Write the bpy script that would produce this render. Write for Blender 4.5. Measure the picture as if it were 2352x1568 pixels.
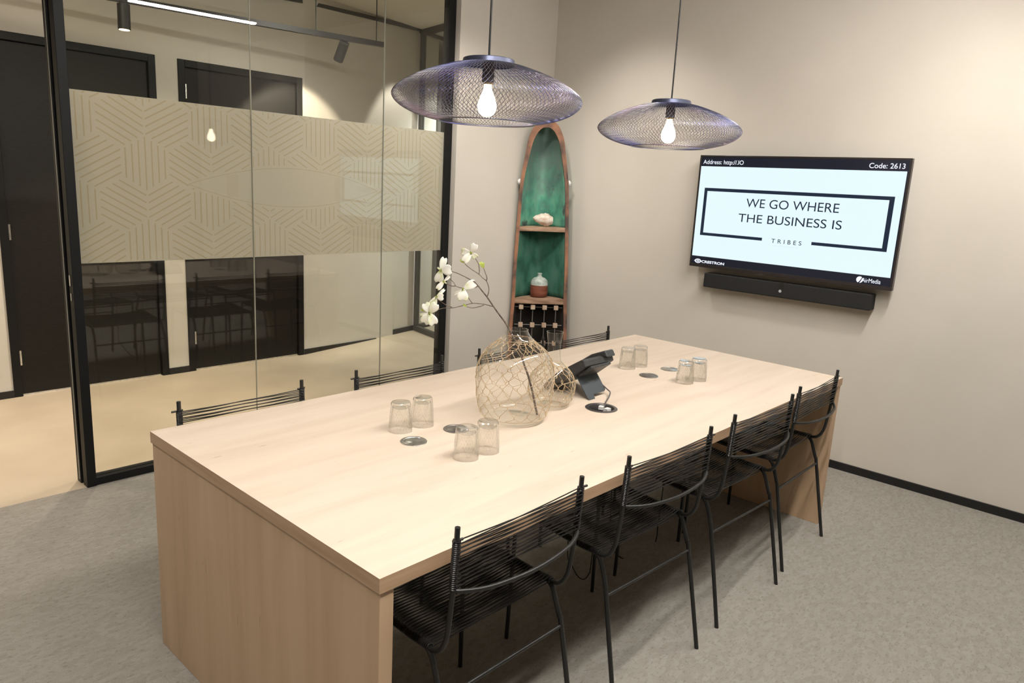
import bpy, bmesh, math, random
from mathutils import Vector, Matrix
R_ = random.Random(7)
PI = math.pi
for o in list(bpy.data.objects): bpy.data.objects.remove(o, do_unlink=True)
SC = bpy.context.scene
COL = SC.collection

# ------------------------------------------------------------------ camera, world, exposure
FPX = 1686.6                                    # focal length in pixels of the 2352 wide frame
CAM = Vector((-0.8676, -1.1290, 1.5757))
RX = Vector((0.68053, -0.73081, 0.05287)); RY = Vector((0.11837, 0.18086, 0.97636)); RZ = Vector((-0.72309, -0.65819, 0.20959))
cd = bpy.data.cameras.new('camera'); cam = bpy.data.objects.new('camera', cd); COL.objects.link(cam)
cd.sensor_width = 36; cd.lens = FPX / 2352 * 36; cd.clip_start = 0.02; cd.clip_end = 60
cam.matrix_world = Matrix(((RX.x, RY.x, RZ.x, CAM.x), (RX.y, RY.y, RZ.y, CAM.y), (RX.z, RY.z, RZ.z, CAM.z), (0, 0, 0, 1)))
SC.camera = cam
SC.view_settings.view_transform = 'Standard'; SC.view_settings.look = 'None'
SC.view_settings.exposure = 0.20; SC.view_settings.gamma = 1.0; SC.view_settings.use_curve_mapping = False
SC.cycles.max_bounces = 14; SC.cycles.transparent_max_bounces = 32; SC.cycles.transmission_bounces = 12
SC.cycles.sample_clamp_indirect = 6.0; SC.cycles.use_denoising = True
w = bpy.data.worlds.new('world'); SC.world = w; w.use_nodes = True
w.node_tree.nodes['Background'].inputs[0].default_value = (0.9, 0.85, 0.75, 1)
w.node_tree.nodes['Background'].inputs[1].default_value = 0.02

def lamp(name, kind, loc, energy, color, aim=None, size=0.05, angle=60, blend=0.6, size_y=None):
    l = bpy.data.lights.new(name, kind); o = bpy.data.objects.new(name, l); COL.objects.link(o)
    l.energy = energy; l.color = color; o.location = loc
    if kind == 'SPOT':
        l.spot_size = math.radians(angle); l.spot_blend = blend; l.shadow_soft_size = size
    elif kind == 'AREA':
        l.shape = 'RECTANGLE'; l.size = size; l.size_y = size_y or size
    else: l.shadow_soft_size = size
    if aim is not None:
        o.rotation_euler = (Vector(aim) - Vector(loc)).to_track_quat('-Z', 'Y').to_euler()
    return o
WARM = (1.0, 0.86, 0.68); NEUT = (1.0, 0.94, 0.87); COOL = (0.92, 0.97, 1.0)
# wall washers of the meeting room ceiling, above the picture, plus added fill spots
lamp('spot_wall_washer', 'SPOT', (2.60, 1.80, 2.95), 55, NEUT, (3.5, 1.80, 1.25), 0.08, 88, 1.0)
lamp('spot_wall_washer', 'SPOT', (2.60, -0.40, 2.95), 45, NEUT, (3.5, -0.40, 1.25), 0.08, 88, 1.0)
lamp('spot_wall_washer', 'SPOT', (2.0, 1.8, 2.95), 75, NEUT, (2.95, 2.6, 1.2), 0.08, 75, 1.0)
lamp('spot_fill', 'SPOT', (-1.0, 1.4, 2.95), 75, NEUT, (-0.5, 1.3, 0.0), 0.06, 95, 1.0)  # added fill over the near carpet, no fixture stands for it
lamp('spot_fill', 'SPOT', (-1.6, -0.8, 2.95), 75, NEUT, (-0.9, 0.2, 0.4), 0.06, 95, 1.0)  # added front fill from behind the camera, brightens the end panel
# corridor track spots and downlights, plus added fill for the ambience
lamp('corridor_spot', 'SPOT', (2.47, 3.80, 2.375), 50, WARM, (2.50, 4.40, 1.75), 0.03, 78, 0.25)
lamp('corridor_downlight_and_fill', 'SPOT', (3.75, 4.35, 2.93), 50, NEUT, (3.8, 4.6, 1.2), 0.03, 60, 0.25)
lamp('corridor_spot', 'SPOT', (0.99, 3.86, 2.30), 110, WARM, (0.75, 3.8, 0.0), 0.04, 85, 0.8)
lamp('corridor_downlight_and_fill', 'SPOT', (-0.6, 3.6, 2.93), 85, WARM, (-0.3, 3.6, 0.0), 0.15, 120, 1.0)  # added soft fill at the near end of the corridor
lamp('corridor_downlight_and_fill', 'SPOT', (2.0, 3.2, 2.93), 100, NEUT, (2.0, 3.6, 0.0), 0.15, 150, 1.0)  # added wide fill that lifts the whole corridor
lamp('corridor_downlight_and_fill', 'SPOT', (0.3, 3.1, 2.93), 78, WARM, (0.6, 3.7, 0.0), 0.15, 150, 1.0)  # added wide fill for the corridor by the doorway
lamp('corridor_downlight_and_fill', 'SPOT', (4.9, 4.2, 2.9), 260, COOL, (4.7, 4.7, 0.9), 0.05, 100, 0.8)

def at(px, py, ax, v):
    """the point where the sight line of a photograph pixel meets the plane axis=v"""
    d = RX * ((px - 1176) / FPX) - RY * ((py - 784) / FPX) - RZ
    return CAM + d * ((v - CAM[ax]) / d[ax])

# ------------------------------------------------------------------ materials
def newmat(name):
    m = bpy.data.materials.new(name); m.use_nodes = True
    return m, m.node_tree.nodes, m.node_tree.links
def pbr(name, col, rough=0.5, metal=0.0, spec=0.5, emis=None, estr=0.0, trans=0.0, ior=1.45, coat=0.0):
    m, n, l = newmat(name); b = n['Principled BSDF']
    b.inputs['Base Color'].default_value = (*col, 1); b.inputs['Roughness'].default_value = rough
    b.inputs['Metallic'].default_value = metal; b.inputs['Specular IOR Level'].default_value = spec
    b.inputs['Transmission Weight'].default_value = trans; b.inputs['IOR'].default_value = ior
    b.inputs['Coat Weight'].default_value = coat
    if emis: b.inputs['Emission Color'].default_value = (*emis, 1); b.inputs['Emission Strength'].default_value = estr
    return m
def noise_var(m, col_a, col_b, scale, mapscale=(1, 1, 1), detail=4, lo=0.35, hi=0.65, bump=0.0, bscale=None, rot=(0, 0, 0), dist=0.0, mid=None):
    """vary the base colour of a material between two colours with noise in object space, with optional bump"""
    n, l = m.node_tree.nodes, m.node_tree.links; b = n['Principled BSDF']
    tc = n.new('ShaderNodeTexCoord'); mp = n.new('ShaderNodeMapping'); mp.inputs['Scale'].default_value = mapscale
    mp.inputs['Rotation'].default_value = rot
    l.new(tc.outputs['Object'], mp.inputs['Vector'])
    ns = n.new('ShaderNodeTexNoise'); ns.inputs['Scale'].default_value = scale; ns.inputs['Detail'].default_value = detail
    ns.inputs['Distortion'].default_value = dist
    l.new(mp.outputs['Vector'], ns.inputs['Vector'])
    cr = n.new('ShaderNodeValToRGB'); e = cr.color_ramp.elements
    e[0].position = lo; e[0].color = (*col_a, 1); e[1].position = hi; e[1].color = (*col_b, 1)
    if mid:
        x = cr.color_ramp.elements.new((lo + hi) / 2); x.color = (*mid, 1)
    l.new(ns.outputs['Fac'], cr.inputs['Fac']); l.new(cr.outputs['Color'], b.inputs['Base Color'])
    if bump:
        n2 = n.new('ShaderNodeTexNoise'); n2.inputs['Scale'].default_value = bscale or scale * 4; n2.inputs['Detail'].default_value = 3
        l.new(mp.outputs['Vector'], n2.inputs['Vector'])
        bp = n.new('ShaderNodeBump'); bp.inputs['Strength'].default_value = bump; bp.inputs['Distance'].default_value = 0.004
        l.new(n2.outputs['Fac'], bp.inputs['Height']); l.new(bp.outputs['Normal'], b.inputs['Normal'])
    return m, cr
def thin_glass(name, tint, refl=1.0, edge=None, rough=0.0):
    """a thin clear sheet: see-through with a mirror reflection that grows towards grazing angles"""
    m, n, l = newmat(name); n.remove(n['Principled BSDF']); out = n['Material Output']
    tr = n.new('ShaderNodeBsdfTransparent'); tr.inputs['Color'].default_value = (*tint, 1)
    gl = n.new('ShaderNodeBsdfGlossy'); gl.inputs['Roughness'].default_value = rough; gl.inputs['Color'].default_value = (1, 1, 1, 1)
    lw = n.new('ShaderNodeLayerWeight'); lw.inputs['Blend'].default_value = 0.5
    pw = n.new('ShaderNodeMath'); pw.operation = 'POWER'; pw.inputs[1].default_value = 5.0
    l.new(lw.outputs['Facing'], pw.inputs[0])
    ma = n.new('ShaderNodeMath'); ma.operation = 'MULTIPLY_ADD'; ma.inputs[1].default_value = 0.9 * refl; ma.inputs[2].default_value = 0.04 * refl
    l.new(pw.outputs[0], ma.inputs[0])
    if edge:
        p3 = n.new('ShaderNodeMath'); p3.operation = 'POWER'; p3.inputs[1].default_value = 3.0
        l.new(lw.outputs['Facing'], p3.inputs[0])
        mc = n.new('ShaderNodeMix'); mc.data_type = 'RGBA'
        mc.inputs[6].default_value = (*tint, 1); mc.inputs[7].default_value = (*edge, 1)
        l.new(p3.outputs[0], mc.inputs[0]); l.new(mc.outputs[2], tr.inputs['Color'])
    mx = n.new('ShaderNodeMixShader'); l.new(ma.outputs[0], mx.inputs[0]); l.new(tr.outputs[0], mx.inputs[1]); l.new(gl.outputs[0], mx.inputs[2])
    l.new(mx.outputs[0], out.inputs['Surface'])
    return m

M = {}
M['wall'], _ = noise_var(pbr('wall_paint', (.63, .585, .515), 0.85), (.62, .575, .505), (.64, .595, .525), 3.0, bump=0.05, bscale=220)
M['dkwall'], _ = noise_var(pbr('charcoal_paint', (.10, .095, .09), 0.85), (.095, .09, .085), (.105, .10, .095), 3)
M['rceil'] = pbr('taupe_ceiling', (.34, .32, .29), 0.9)
M['ceil'] = pbr('ceiling_paint', (.66, .63, .57), 0.9)
M['cwall'], _ = noise_var(pbr('corridor_paint', (.62, .59, .525), 0.85), (.61, .58, .515), (.64, .61, .545), 2.5)
M['black'] = pbr('black_frame', (.008, .008, .008), 0.5, spec=.3)
M['base'] = pbr('black_skirting', (.012, .012, .012), 0.5)
M['doorblk'], _ = noise_var(pbr('black_door', (.015, .014, .013), 0.5, spec=.3), (.009, .008, .007), (.015, .014, .012), 40, (1, 1, 12))
M['greyframe'] = pbr('grey_metal_frame', (.05, .05, .045), 0.5)
M['cfloor'], _ = noise_var(pbr('corridor_floor', (.6, .5, .4), 0.45), (.45, .37, .275), (.54, .45, .34), 2.2, detail=6, lo=.3, hi=.7)
# wood
def wood(name, a, b, c, mapscale, knot=True):
    m, cr = noise_var(pbr(name, b, 0.5), a, c, 1.0, mapscale, detail=6, lo=.25, hi=.75, mid=b, dist=0.6)
    n, l = m.node_tree.nodes, m.node_tree.links; bs = n['Principled BSDF']
    tc = n.new('ShaderNodeTexCoord'); mp = n.new('ShaderNodeMapping')
    mp.inputs['Scale'].default_value = tuple(v * 0.45 + 0.8 for v in mapscale); l.new(tc.outputs['Object'], mp.inputs['Vector'])
    ns = n.new('ShaderNodeTexNoise'); ns.inputs['Scale'].default_value = 8.0; ns.inputs['Detail'].default_value = 2
    l.new(mp.outputs['Vector'], ns.inputs['Vector'])
    r2 = n.new('ShaderNodeValToRGB'); e = r2.color_ramp.elements
    e[0].position = .23; e[0].color = (.50, .43, .36, 1); e[1].position = .285; e[1].color = (1, 1, 1, 1)
    l.new(ns.outputs['Fac'], r2.inputs['Fac'])
    mx = n.new('ShaderNodeMix'); mx.data_type = 'RGBA'; mx.blend_type = 'MULTIPLY'; mx.inputs[0].default_value = 0.45 if knot else 0.2
    l.new(cr.outputs['Color'], mx.inputs[6]); l.new(r2.outputs['Color'], mx.inputs[7]); l.new(mx.outputs[2], bs.inputs['Base Color'])
    return m
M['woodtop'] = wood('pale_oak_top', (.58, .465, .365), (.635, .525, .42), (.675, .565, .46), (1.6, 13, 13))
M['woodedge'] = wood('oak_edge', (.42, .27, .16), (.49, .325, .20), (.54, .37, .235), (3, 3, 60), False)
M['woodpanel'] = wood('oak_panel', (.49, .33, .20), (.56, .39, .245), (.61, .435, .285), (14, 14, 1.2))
# carpet
m, n, l = newmat('carpet'); b = n['Principled BSDF']; b.inputs['Roughness'].default_value = 1.0; b.inputs['Specular IOR Level'].default_value = 0.1
tc = n.new('ShaderNodeTexCoord'); mp = n.new('ShaderNodeMapping'); mp.inputs['Scale'].default_value = (34, 64, 1); l.new(tc.outputs['Object'], mp.inputs['Vector'])
nz = n.new('ShaderNodeTexNoise'); nz.inputs['Scale'].default_value = 0.9; nz.inputs['Detail'].default_value = 5; l.new(mp.outputs[0], nz.inputs['Vector'])
mxv = n.new('ShaderNodeMix'); mxv.data_type = 'RGBA'; mxv.inputs[0].default_value = 0.35
l.new(mp.outputs[0], mxv.inputs[6]); l.new(nz.outputs['Color'], mxv.inputs[7])
vo = n.new('ShaderNodeTexVoronoi'); vo.inputs['Scale'].default_value = 1.6; vo.distance = 'CHEBYCHEV'; l.new(mxv.outputs[2], vo.inputs['Vector'])
sp = n.new('ShaderNodeSeparateColor'); l.new(vo.outputs['Color'], sp.inputs[0])
fn = n.new('ShaderNodeTexNoise'); fn.inputs['Scale'].default_value = 260; fn.inputs['Detail'].default_value = 3; l.new(tc.outputs['Object'], fn.inputs['Vector'])
ad = n.new('ShaderNodeMath'); ad.operation = 'MULTIPLY_ADD'; ad.inputs[1].default_value = 0.32; l.new(sp.outputs[0], ad.inputs[0]); 
ml = n.new('ShaderNodeMath'); ml.operation = 'MULTIPLY'; ml.inputs[1].default_value = 0.85; l.new(fn.outputs['Fac'], ml.inputs[0]); l.new(ml.outputs[0], ad.inputs[2])
cr = n.new('ShaderNodeValToRGB'); e = cr.color_ramp.elements
e[0].position = 0.2; e[0].color = (.235, .217, .19, 1); e[1].position = 0.95; e[1].color = (.345, .325, .292, 1)
spk = n.new('ShaderNodeTexNoise'); spk.inputs['Scale'].default_value = 1.6; spk.inputs['Detail'].default_value = 4; l.new(mp.outputs[0], spk.inputs['Vector'])
sr = n.new('ShaderNodeValToRGB'); q = sr.color_ramp.elements; q[0].position = .33; q[0].color = (.70, .69, .68, 1); q[1].position = .43; q[1].color = (1, 1, 1, 1); l.new(spk.outputs['Fac'], sr.inputs['Fac'])
sm = n.new('ShaderNodeMix'); sm.data_type = 'RGBA'; sm.blend_type = 'MULTIPLY'; sm.inputs[0].default_value = 0.7
l.new(ad.outputs[0], cr.inputs['Fac']); l.new(cr.outputs['Color'], sm.inputs[6]); l.new(sr.outputs['Color'], sm.inputs[7]); l.new(sm.outputs[2], b.inputs['Base Color'])
bp = n.new('ShaderNodeBump'); bp.inputs['Strength'].default_value = 0.5; bp.inputs['Distance'].default_value = 0.006; l.new(ad.outputs[0], bp.inputs['Height']); l.new(bp.outputs[0], b.inputs['Normal'])
M['carpet'] = m
M['pane'] = thin_glass('window_glass', (.945, .95, .92), 1.0)
M['vase'] = thin_glass('blown_glass', (.985, .99, .98), 1.3, (.74, .76, .71))
M['tumbler'] = thin_glass('pressed_glass', (.985, .985, .975), 2.6, (.50, .51, .48), .09)
# frosted film on the glass
def film(name, dcol, rcol, mixd):
    m, n, l = newmat(name); n.remove(n['Principled BSDF']); out = n['Material Output']
    df = n.new('ShaderNodeBsdfDiffuse'); df.inputs['Color'].default_value = (*dcol, 1)
    tl = n.new('ShaderNodeBsdfTranslucent'); tl.inputs['Color'].default_value = (*rcol, 1)
    rf = n.new('ShaderNodeBsdfRefraction'); rf.inputs['Color'].default_value = (*rcol, 1); rf.inputs['IOR'].default_value = 1.12; rf.inputs['Roughness'].default_value = 0.7
    m1 = n.new('ShaderNodeMixShader'); m1.inputs[0].default_value = 0.55; l.new(tl.outputs[0], m1.inputs[1]); l.new(rf.outputs[0], m1.inputs[2])
    m2 = n.new('ShaderNodeMixShader'); m2.inputs[0].default_value = mixd; l.new(m1.outputs[0], m2.inputs[1]); l.new(df.outputs[0], m2.inputs[2])
    l.new(m2.outputs[0], out.inputs['Surface']); return m
M['film'] = film('frosted_film', (.82, .795, .735), (.95, .92, .86), 0.33)
m, n, l = newmat('film_line'); n.remove(n['Principled BSDF']); tr = n.new('ShaderNodeBsdfTransparent'); tr.inputs['Color'].default_value = (.925, .87, .74, 1)
l.new(tr.outputs[0], n['Material Output'].inputs['Surface']); M['filmline'] = m
m, n, l = newmat('film_tint'); n.remove(n['Principled BSDF']); tr = n.new('ShaderNodeBsdfTransparent'); tr.inputs['Color'].default_value = (.988, .978, .955, 1)
l.new(tr.outputs[0], n['Material Output'].inputs['Surface']); M['filmtint'] = m
M['seal'] = pbr('clear_seal', (.40, .40, .34), 0.3)
M['chair'] = pbr('chair_black_tube', (.016, .016, .015), 0.38)
M['cord'] = pbr('chair_black_cord', (.014, .013, .013), 0.33, spec=.6)
M['peg'] = pbr('peg_dark', (.03, .028, .025), 0.4)
M['steel'], _ = noise_var(pbr('brushed_steel', (.55, .55, .53), 0.28, 1.0), (.62, .62, .61), (.82, .82, .80), 30, (1, 8, 1))
M['dsteel'] = pbr('dark_metal', (.17, .16, .155), 0.35, 0.8)
M['csteel'] = pbr('grey_steel', (.30, .28, .26), 0.38, 0.9)
M['hole'] = pbr('dark_recess', (.01, .01, .01), 0.8)
M['white'] = pbr('white_plastic', (.75, .74, .72), 0.4)
# pendant wire: steel with a violet-blue temper sheen
m = pbr('tempered_wire', (.25, .25, .36), 0.32, 0.9); n, l = m.node_tree.nodes, m.node_tree.links
tc = n.new('ShaderNodeTexCoord'); ns = n.new('ShaderNodeTexNoise'); ns.inputs['Scale'].default_value = 5; l.new(tc.outputs['Object'], ns.inputs['Vector'])
cr = n.new('ShaderNodeValToRGB'); e = cr.color_ramp.elements; e[0].position = .35; e[0].color = (.15, .16, .36, 1); e[1].position = .65; e[1].color = (.36, .28, .36, 1)
x = e.new(.5); x.color = (.29, .30, .35, 1); l.new(ns.outputs['Fac'], cr.inputs['Fac']); l.new(cr.outputs['Color'], n['Principled BSDF'].inputs['Base Color']); M['wire'] = m; M['cap'] = pbr('blued_cap', (.10, .11, .17), 0.35, 0.7)
M['bulb'] = pbr('lit_bulb', (1, .9, .8), 0.3, emis=(1.0, .86, .66), estr=14)
M['socket'] = pbr('lamp_socket', (.09, .08, .085), 0.5)
M['brass'] = pbr('brass', (.75, .5, .18), 0.3, 1.0)
M['strip'] = pbr('led_diffuser', (1, 1, 1), 0.5, emis=(1.0, .95, .89), estr=262)
M['track'] = pbr('track_black', (.02, .02, .02), 0.5)
M['lens'] = pbr('spot_lens', (1, .9, .7), 0.4, emis=(1.0, .8, .45), estr=6)
M['tvbody'] = pbr('tv_plastic', (.02, .018, .018), 0.35)
M['tvbezel'] = pbr('tv_bezel', (.055, .048, .048), 0.3, 0.6)
M['screen'] = pbr('tv_screen', (.02, .02, .02), 0.25, emis=(.74, .90, .97), estr=.92)
M['navy'] = pbr('screen_navy', (.01, .01, .015), 0.25, emis=(.003, .005, .012), estr=1.0)
M['ink'] = pbr('screen_ink', (.01, .01, .015), 0.25, emis=(.004, .013, .03), estr=1.0)
M['paleink'] = pbr('screen_pale_ink', (.01, .01, .015), 0.25, emis=(.62, .75, .80), estr=1.0)
M['wht'] = pbr('screen_white', (.02, .02, .02), 0.25, emis=(.85, .9, 1.0), estr=1.0)
M['fabric'], _ = noise_var(pbr('speaker_cloth', (.014, .014, .014), 0.9), (.010, .010, .010), (.026, .026, .025), 300)
M['led'] = pbr('status_light', (.3, .3, .3), 0.3, emis=(.8, .85, .9), estr=.15)
M['phone'], _ = noise_var(pbr('phone_grey', (.035, .037, .04), 0.45), (.032, .034, .036), (.042, .044, .046), 60)
M['phone2'] = pbr('phone_stand', (.045, .055, .062), 0.5)
M['phonetxt'] = pbr('phone_text', (.16, .17, .18), 0.5)
M['cable'] = pbr('black_cable', (.012, .012, .012), 0.5)
M['raffia'], _ = noise_var(pbr('raffia', (.55, .38, .17), 0.6), (.46, .31, .16), (.68, .52, .34), 16)
M['petal'], _ = noise_var(pbr('petal', (.85, .83, .66), 0.55), (.78, .80, .48), (.90, .87, .76), 30, lo=.35, hi=.5)
M['petal'].node_tree.nodes['Principled BSDF'].inputs['Subsurface Weight'].default_value = 0.15
M['pollen'], _ = noise_var(pbr('flower_centre', (.30, .36, .06), 0.7), (.18, .25, .03), (.48, .50, .10), 300)
M['bud'] = pbr('green_bud', (.48, .58, .12), 0.6)
M['twig'], _ = noise_var(pbr('twig_bark', (.12, .085, .065), 0.8), (.08, .055, .045), (.19, .15, .12), 60)
# boat
def painted(name, a, b, c, d):
    m, cr = noise_var(pbr(name, b, 0.6), a, c, 13.0, (1, 1, .6), detail=10, lo=.36, hi=.64, mid=b, bump=.2, bscale=30)
    n, l = m.node_tree.nodes, m.node_tree.links; bs = n['Principled BSDF']
    tc = n.new('ShaderNodeTexCoord'); ns = n.new('ShaderNodeTexNoise'); ns.inputs['Scale'].default_value = 9; ns.inputs['Detail'].default_value = 6; l.new(tc.outputs['Object'], ns.inputs['Vector'])
    r2 = n.new('ShaderNodeValToRGB'); e = r2.color_ramp.elements; e[0].position = .62; e[0].color = (0, 0, 0, 1); e[1].position = .70; e[1].color = (1, 1, 1, 1)
    l.new(ns.outputs['Fac'], r2.inputs['Fac'])
    mx = n.new('ShaderNodeMix'); mx.data_type = 'RGBA'; l.new(r2.outputs['Color'], mx.inputs[0]); l.new(cr.outputs['Color'], mx.inputs[6]); mx.inputs[7].default_value = (*d, 1)
    l.new(mx.outputs[2], bs.inputs['Base Color']); return m
M['teal'] = painted('worn_teal_paint', (.07, .21, .16), (.095, .34, .235), (.17, .42, .30), (.06, .09, .085))
# the paint has weathered to grey towards the bow tip
n, l = M['teal'].node_tree.nodes, M['teal'].node_tree.links; bs = n['Principled BSDF']; src = bs.inputs['Base Color'].links[0].from_socket
tc = n.new('ShaderNodeTexCoord'); sx = n.new('ShaderNodeSeparateXYZ'); l.new(tc.outputs['Object'], sx.inputs[0])
ns = n.new('ShaderNodeTexNoise'); ns.inputs['Scale'].default_value = 14; ns.inputs['Detail'].default_value = 8; l.new(tc.outputs['Object'], ns.inputs['Vector'])
ma = n.new('ShaderNodeMath'); ma.operation = 'MULTIPLY_ADD'; ma.inputs[1].default_value = .9; l.new(ns.outputs['Fac'], ma.inputs[0]); l.new(sx.outputs[2], ma.inputs[2])
r3 = n.new('ShaderNodeValToRGB'); e = r3.color_ramp.elements; e[0].position = .0; e[0].color = (0, 0, 0, 1); e[1].position = 1; e[1].color = (1, 1, 1, 1)
mr = n.new('ShaderNodeMapRange'); mr.inputs[1].default_value = 1.85; mr.inputs[2].default_value = 2.25; l.new(ma.outputs[0], mr.inputs[0])
mx = n.new('ShaderNodeMix'); mx.data_type = 'RGBA'; l.new(mr.outputs[0], mx.inputs[0]); l.new(src, mx.inputs[6]); mx.inputs[7].default_value = (.16, .245, .205, 1); l.new(mx.outputs[2], bs.inputs['Base Color'])
M['tealdark'] = painted('worn_dark_green_paint', (.03, .105, .07), (.045, .165, .11), (.075, .19, .135), (.075, .065, .05))
M['darkwood'] = pbr('dark_hull', (.018, .014, .011), 0.8)
M['oldwood'], _ = noise_var(pbr('old_boat_wood', (.26, .125, .07), 0.75), (.085, .06, .05), (.36, .17, .095), 8, (1, 1, .7), detail=10, lo=.38, hi=.60, mid=(.235, .12, .075), bump=.3, bscale=50)
M['shelfwood'], _ = noise_var(pbr('shelf_wood', (.34, .21, .13), 0.7), (.24, .14, .085), (.44, .29, .19), 8, (1, 1, 5), detail=6, bump=.2)
M['cube'], _ = noise_var(pbr('rack_block', (.5, .36, .25), 0.7), (.40, .27, .18), (.60, .46, .34), 12)
M['rackmetal'] = pbr('rack_metal', (.18, .17, .16), 0.45, 0.7)
M['shell'], _ = noise_var(pbr('sea_shell', (.72, .62, .50), 0.55), (.55, .36, .24), (.80, .72, .62), 16, (1, 1, 3), lo=.3, hi=.55, bump=.4)
M['glaze'], _ = noise_var(pbr('grey_green_glaze', (.42, .47, .42), 0.25), (.34, .40, .36), (.54, .58, .52), 40)
M['clay'], _ = noise_var(pbr('red_clay', (.20, .065, .035), 0.5), (.14, .04, .022), (.27, .09, .05), 10, (1, 1, 14), bump=.3)

# ------------------------------------------------------------------ mesh helpers
class MB:
    def __init__(s): s.v = []; s.f = []; s.mi = []; s.cur = 0
    def add(s, vs, fs):
        k = len(s.v); s.v += [tuple(p) for p in vs]
        for f in fs: s.f.append(tuple(i + k for i in f)); s.mi.append(s.cur)
        return s
    def box(s, a, b):
        x0, y0, z0 = a; x1, y1, z1 = b
        return s.add([(x0,y0,z0),(x1,y0,z0),(x1,y1,z0),(x0,y1,z0),(x0,y0,z1),(x1,y0,z1),(x1,y1,z1),(x0,y1,z1)],
                     [(0,3,2,1),(4,5,6,7),(0,1,5,4),(1,2,6,5),(2,3,7,6),(3,0,4,7)])
    def obox(s, c, ax, ay, az):
        """box from a centre and three half-axis vectors"""
        c = Vector(c); ax = Vector(ax); ay = Vector(ay); az = Vector(az)
        P = [c + ax*i + ay*j + az*k for k in (-1, 1) for (i, j) in ((-1,-1),(1,-1),(1,1),(-1,1))]
        return s.add(P, [(0,3,2,1),(4,5,6,7),(0,1,5,4),(1,2,6,5),(2,3,7,6),(3,0,4,7)])
    def prism(s, pts, ext):
        """closed outline pts (3D) pushed along vector ext"""
        ext = Vector(ext); n = len(pts); P = [Vector(p) for p in pts]; Q = [p + ext for p in P]
        return s.add(P + Q, [tuple(range(n - 1, -1, -1)), tuple(range(n, 2 * n))] + [(i, (i + 1) % n, n + (i + 1) % n, n + i) for i in range(n)])
    def tube(s, pts, r, sides=8, closed=False, caps=True):
        P = [Vector(p) for p in pts]; n = len(P)
        rr = r if isinstance(r, (list, tuple)) else [r] * n
        T = []
        for i in range(n):
            a = P[(i - 1) % n] if (closed or i > 0) else P[i]; b = P[(i + 1) % n] if (closed or i < n - 1) else P[i]
            t = (b - a); T.append(t.normalized() if t.length > 1e-9 else Vector((0, 0, 1)))
        u = T[0].orthogonal().normalized(); vs = []
        for i in range(n):
            u = (u - T[i] * u.dot(T[i])); u = u.normalized() if u.length > 1e-6 else T[i].orthogonal().normalized()
            w_ = T[i].cross(u)
            for k in range(sides):
                a = 2 * PI * k / sides; vs.append(P[i] + (u * math.cos(a) + w_ * math.sin(a)) * rr[i])
        fs = []
        for i in range(n if closed else n - 1):
            j = (i + 1) % n
            for k in range(sides):
                k2 = (k + 1) % sides; fs.append((i*sides+k, i*sides+k2, j*sides+k2, j*sides+k))
        if caps and not closed:
            fs.append(tuple(range(sides - 1, -1, -1))); fs.append(tuple((n - 1) * sides + k for k in range(sides)))
        return s.add(vs, fs)
    def lathe(s, prof, seg=32, c=(0, 0, 0), cap0=False, cap1=False):
        vs = []; fs = []
        for (r, z) in prof:
            for k in range(seg):
                a = 2 * PI * k / seg; vs.append((c[0] + r * math.cos(a), c[1] + r * math.sin(a), c[2] + z))
        for i in range(len(prof) - 1):
            for k in range(seg):
                k2 = (k + 1) % seg; fs.append((i*seg+k, i*seg+k2, (i+1)*seg+k2, (i+1)*seg+k))
        if cap0: fs.append(tuple(range(seg - 1, -1, -1)))
        if cap1: fs.append(tuple((len(prof) - 1) * seg + k for k in range(seg)))
        return s.add(vs, fs)
    def ball(s, c, r, seg=10, rings=6, sz=1.0):
        return s.lathe([(max(1e-5, r * math.sin(PI * i / rings)), -r * sz * math.cos(PI * i / rings)) for i in range(rings + 1)], seg, c)
    def build(s, name, mat, parent=None, smooth=None, bevel=0.0, origin=None):
        me = bpy.data.meshes.new(name)
        if origin is not None: vv = [(p[0]-origin[0], p[1]-origin[1], p[2]-origin[2]) for p in s.v]
        else: vv = s.v
        me.from_pydata(vv, [], s.f); me.update()
        mats = mat if isinstance(mat, (list, tuple)) else [mat]
        for m_ in mats: me.materials.append(m_)
        if len(mats) > 1: me.polygons.foreach_set('material_index', s.mi)
        if smooth is not None:
            me.polygons.foreach_set('use_smooth', [True] * len(me.polygons)); me.set_sharp_from_angle(angle=math.radians(smooth))
        o = bpy.data.objects.new(name, me); COL.objects.link(o)
        if parent: o.parent = parent
        if origin is not None: o.location = origin
        if bevel:
            b = o.modifiers.new('bevel', 'BEVEL'); b.width = bevel; b.segments = 2; b.limit_method = 'ANGLE'; b.angle_limit = math.radians(50)
        return o
def thing(name, label, cat, loc=(0, 0, 0), rz=0.0, group=None, kind=None):
    o = bpy.data.objects.new(name, None); COL.objects.link(o); o.location = loc; o.rotation_euler = (0, 0, rz)
    o.empty_display_size = 0.1
    o['label'] = label; o['category'] = cat
    if group: o['group'] = group
    if kind: o['kind'] = kind
    return o
def tag(o, label, cat, group=None, kind=None):
    o['label'] = label; o['category'] = cat
    if group: o['group'] = group
    if kind: o['kind'] = kind
    return o
def copy_tree(o, parent=None):
    c = o.copy(); COL.objects.link(c)
    if parent: c.parent = parent
    for ch in list(o.children): copy_tree(ch, c)
    return c
def struct(o, label, cat): return tag(o, label, cat, kind='structure')
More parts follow.
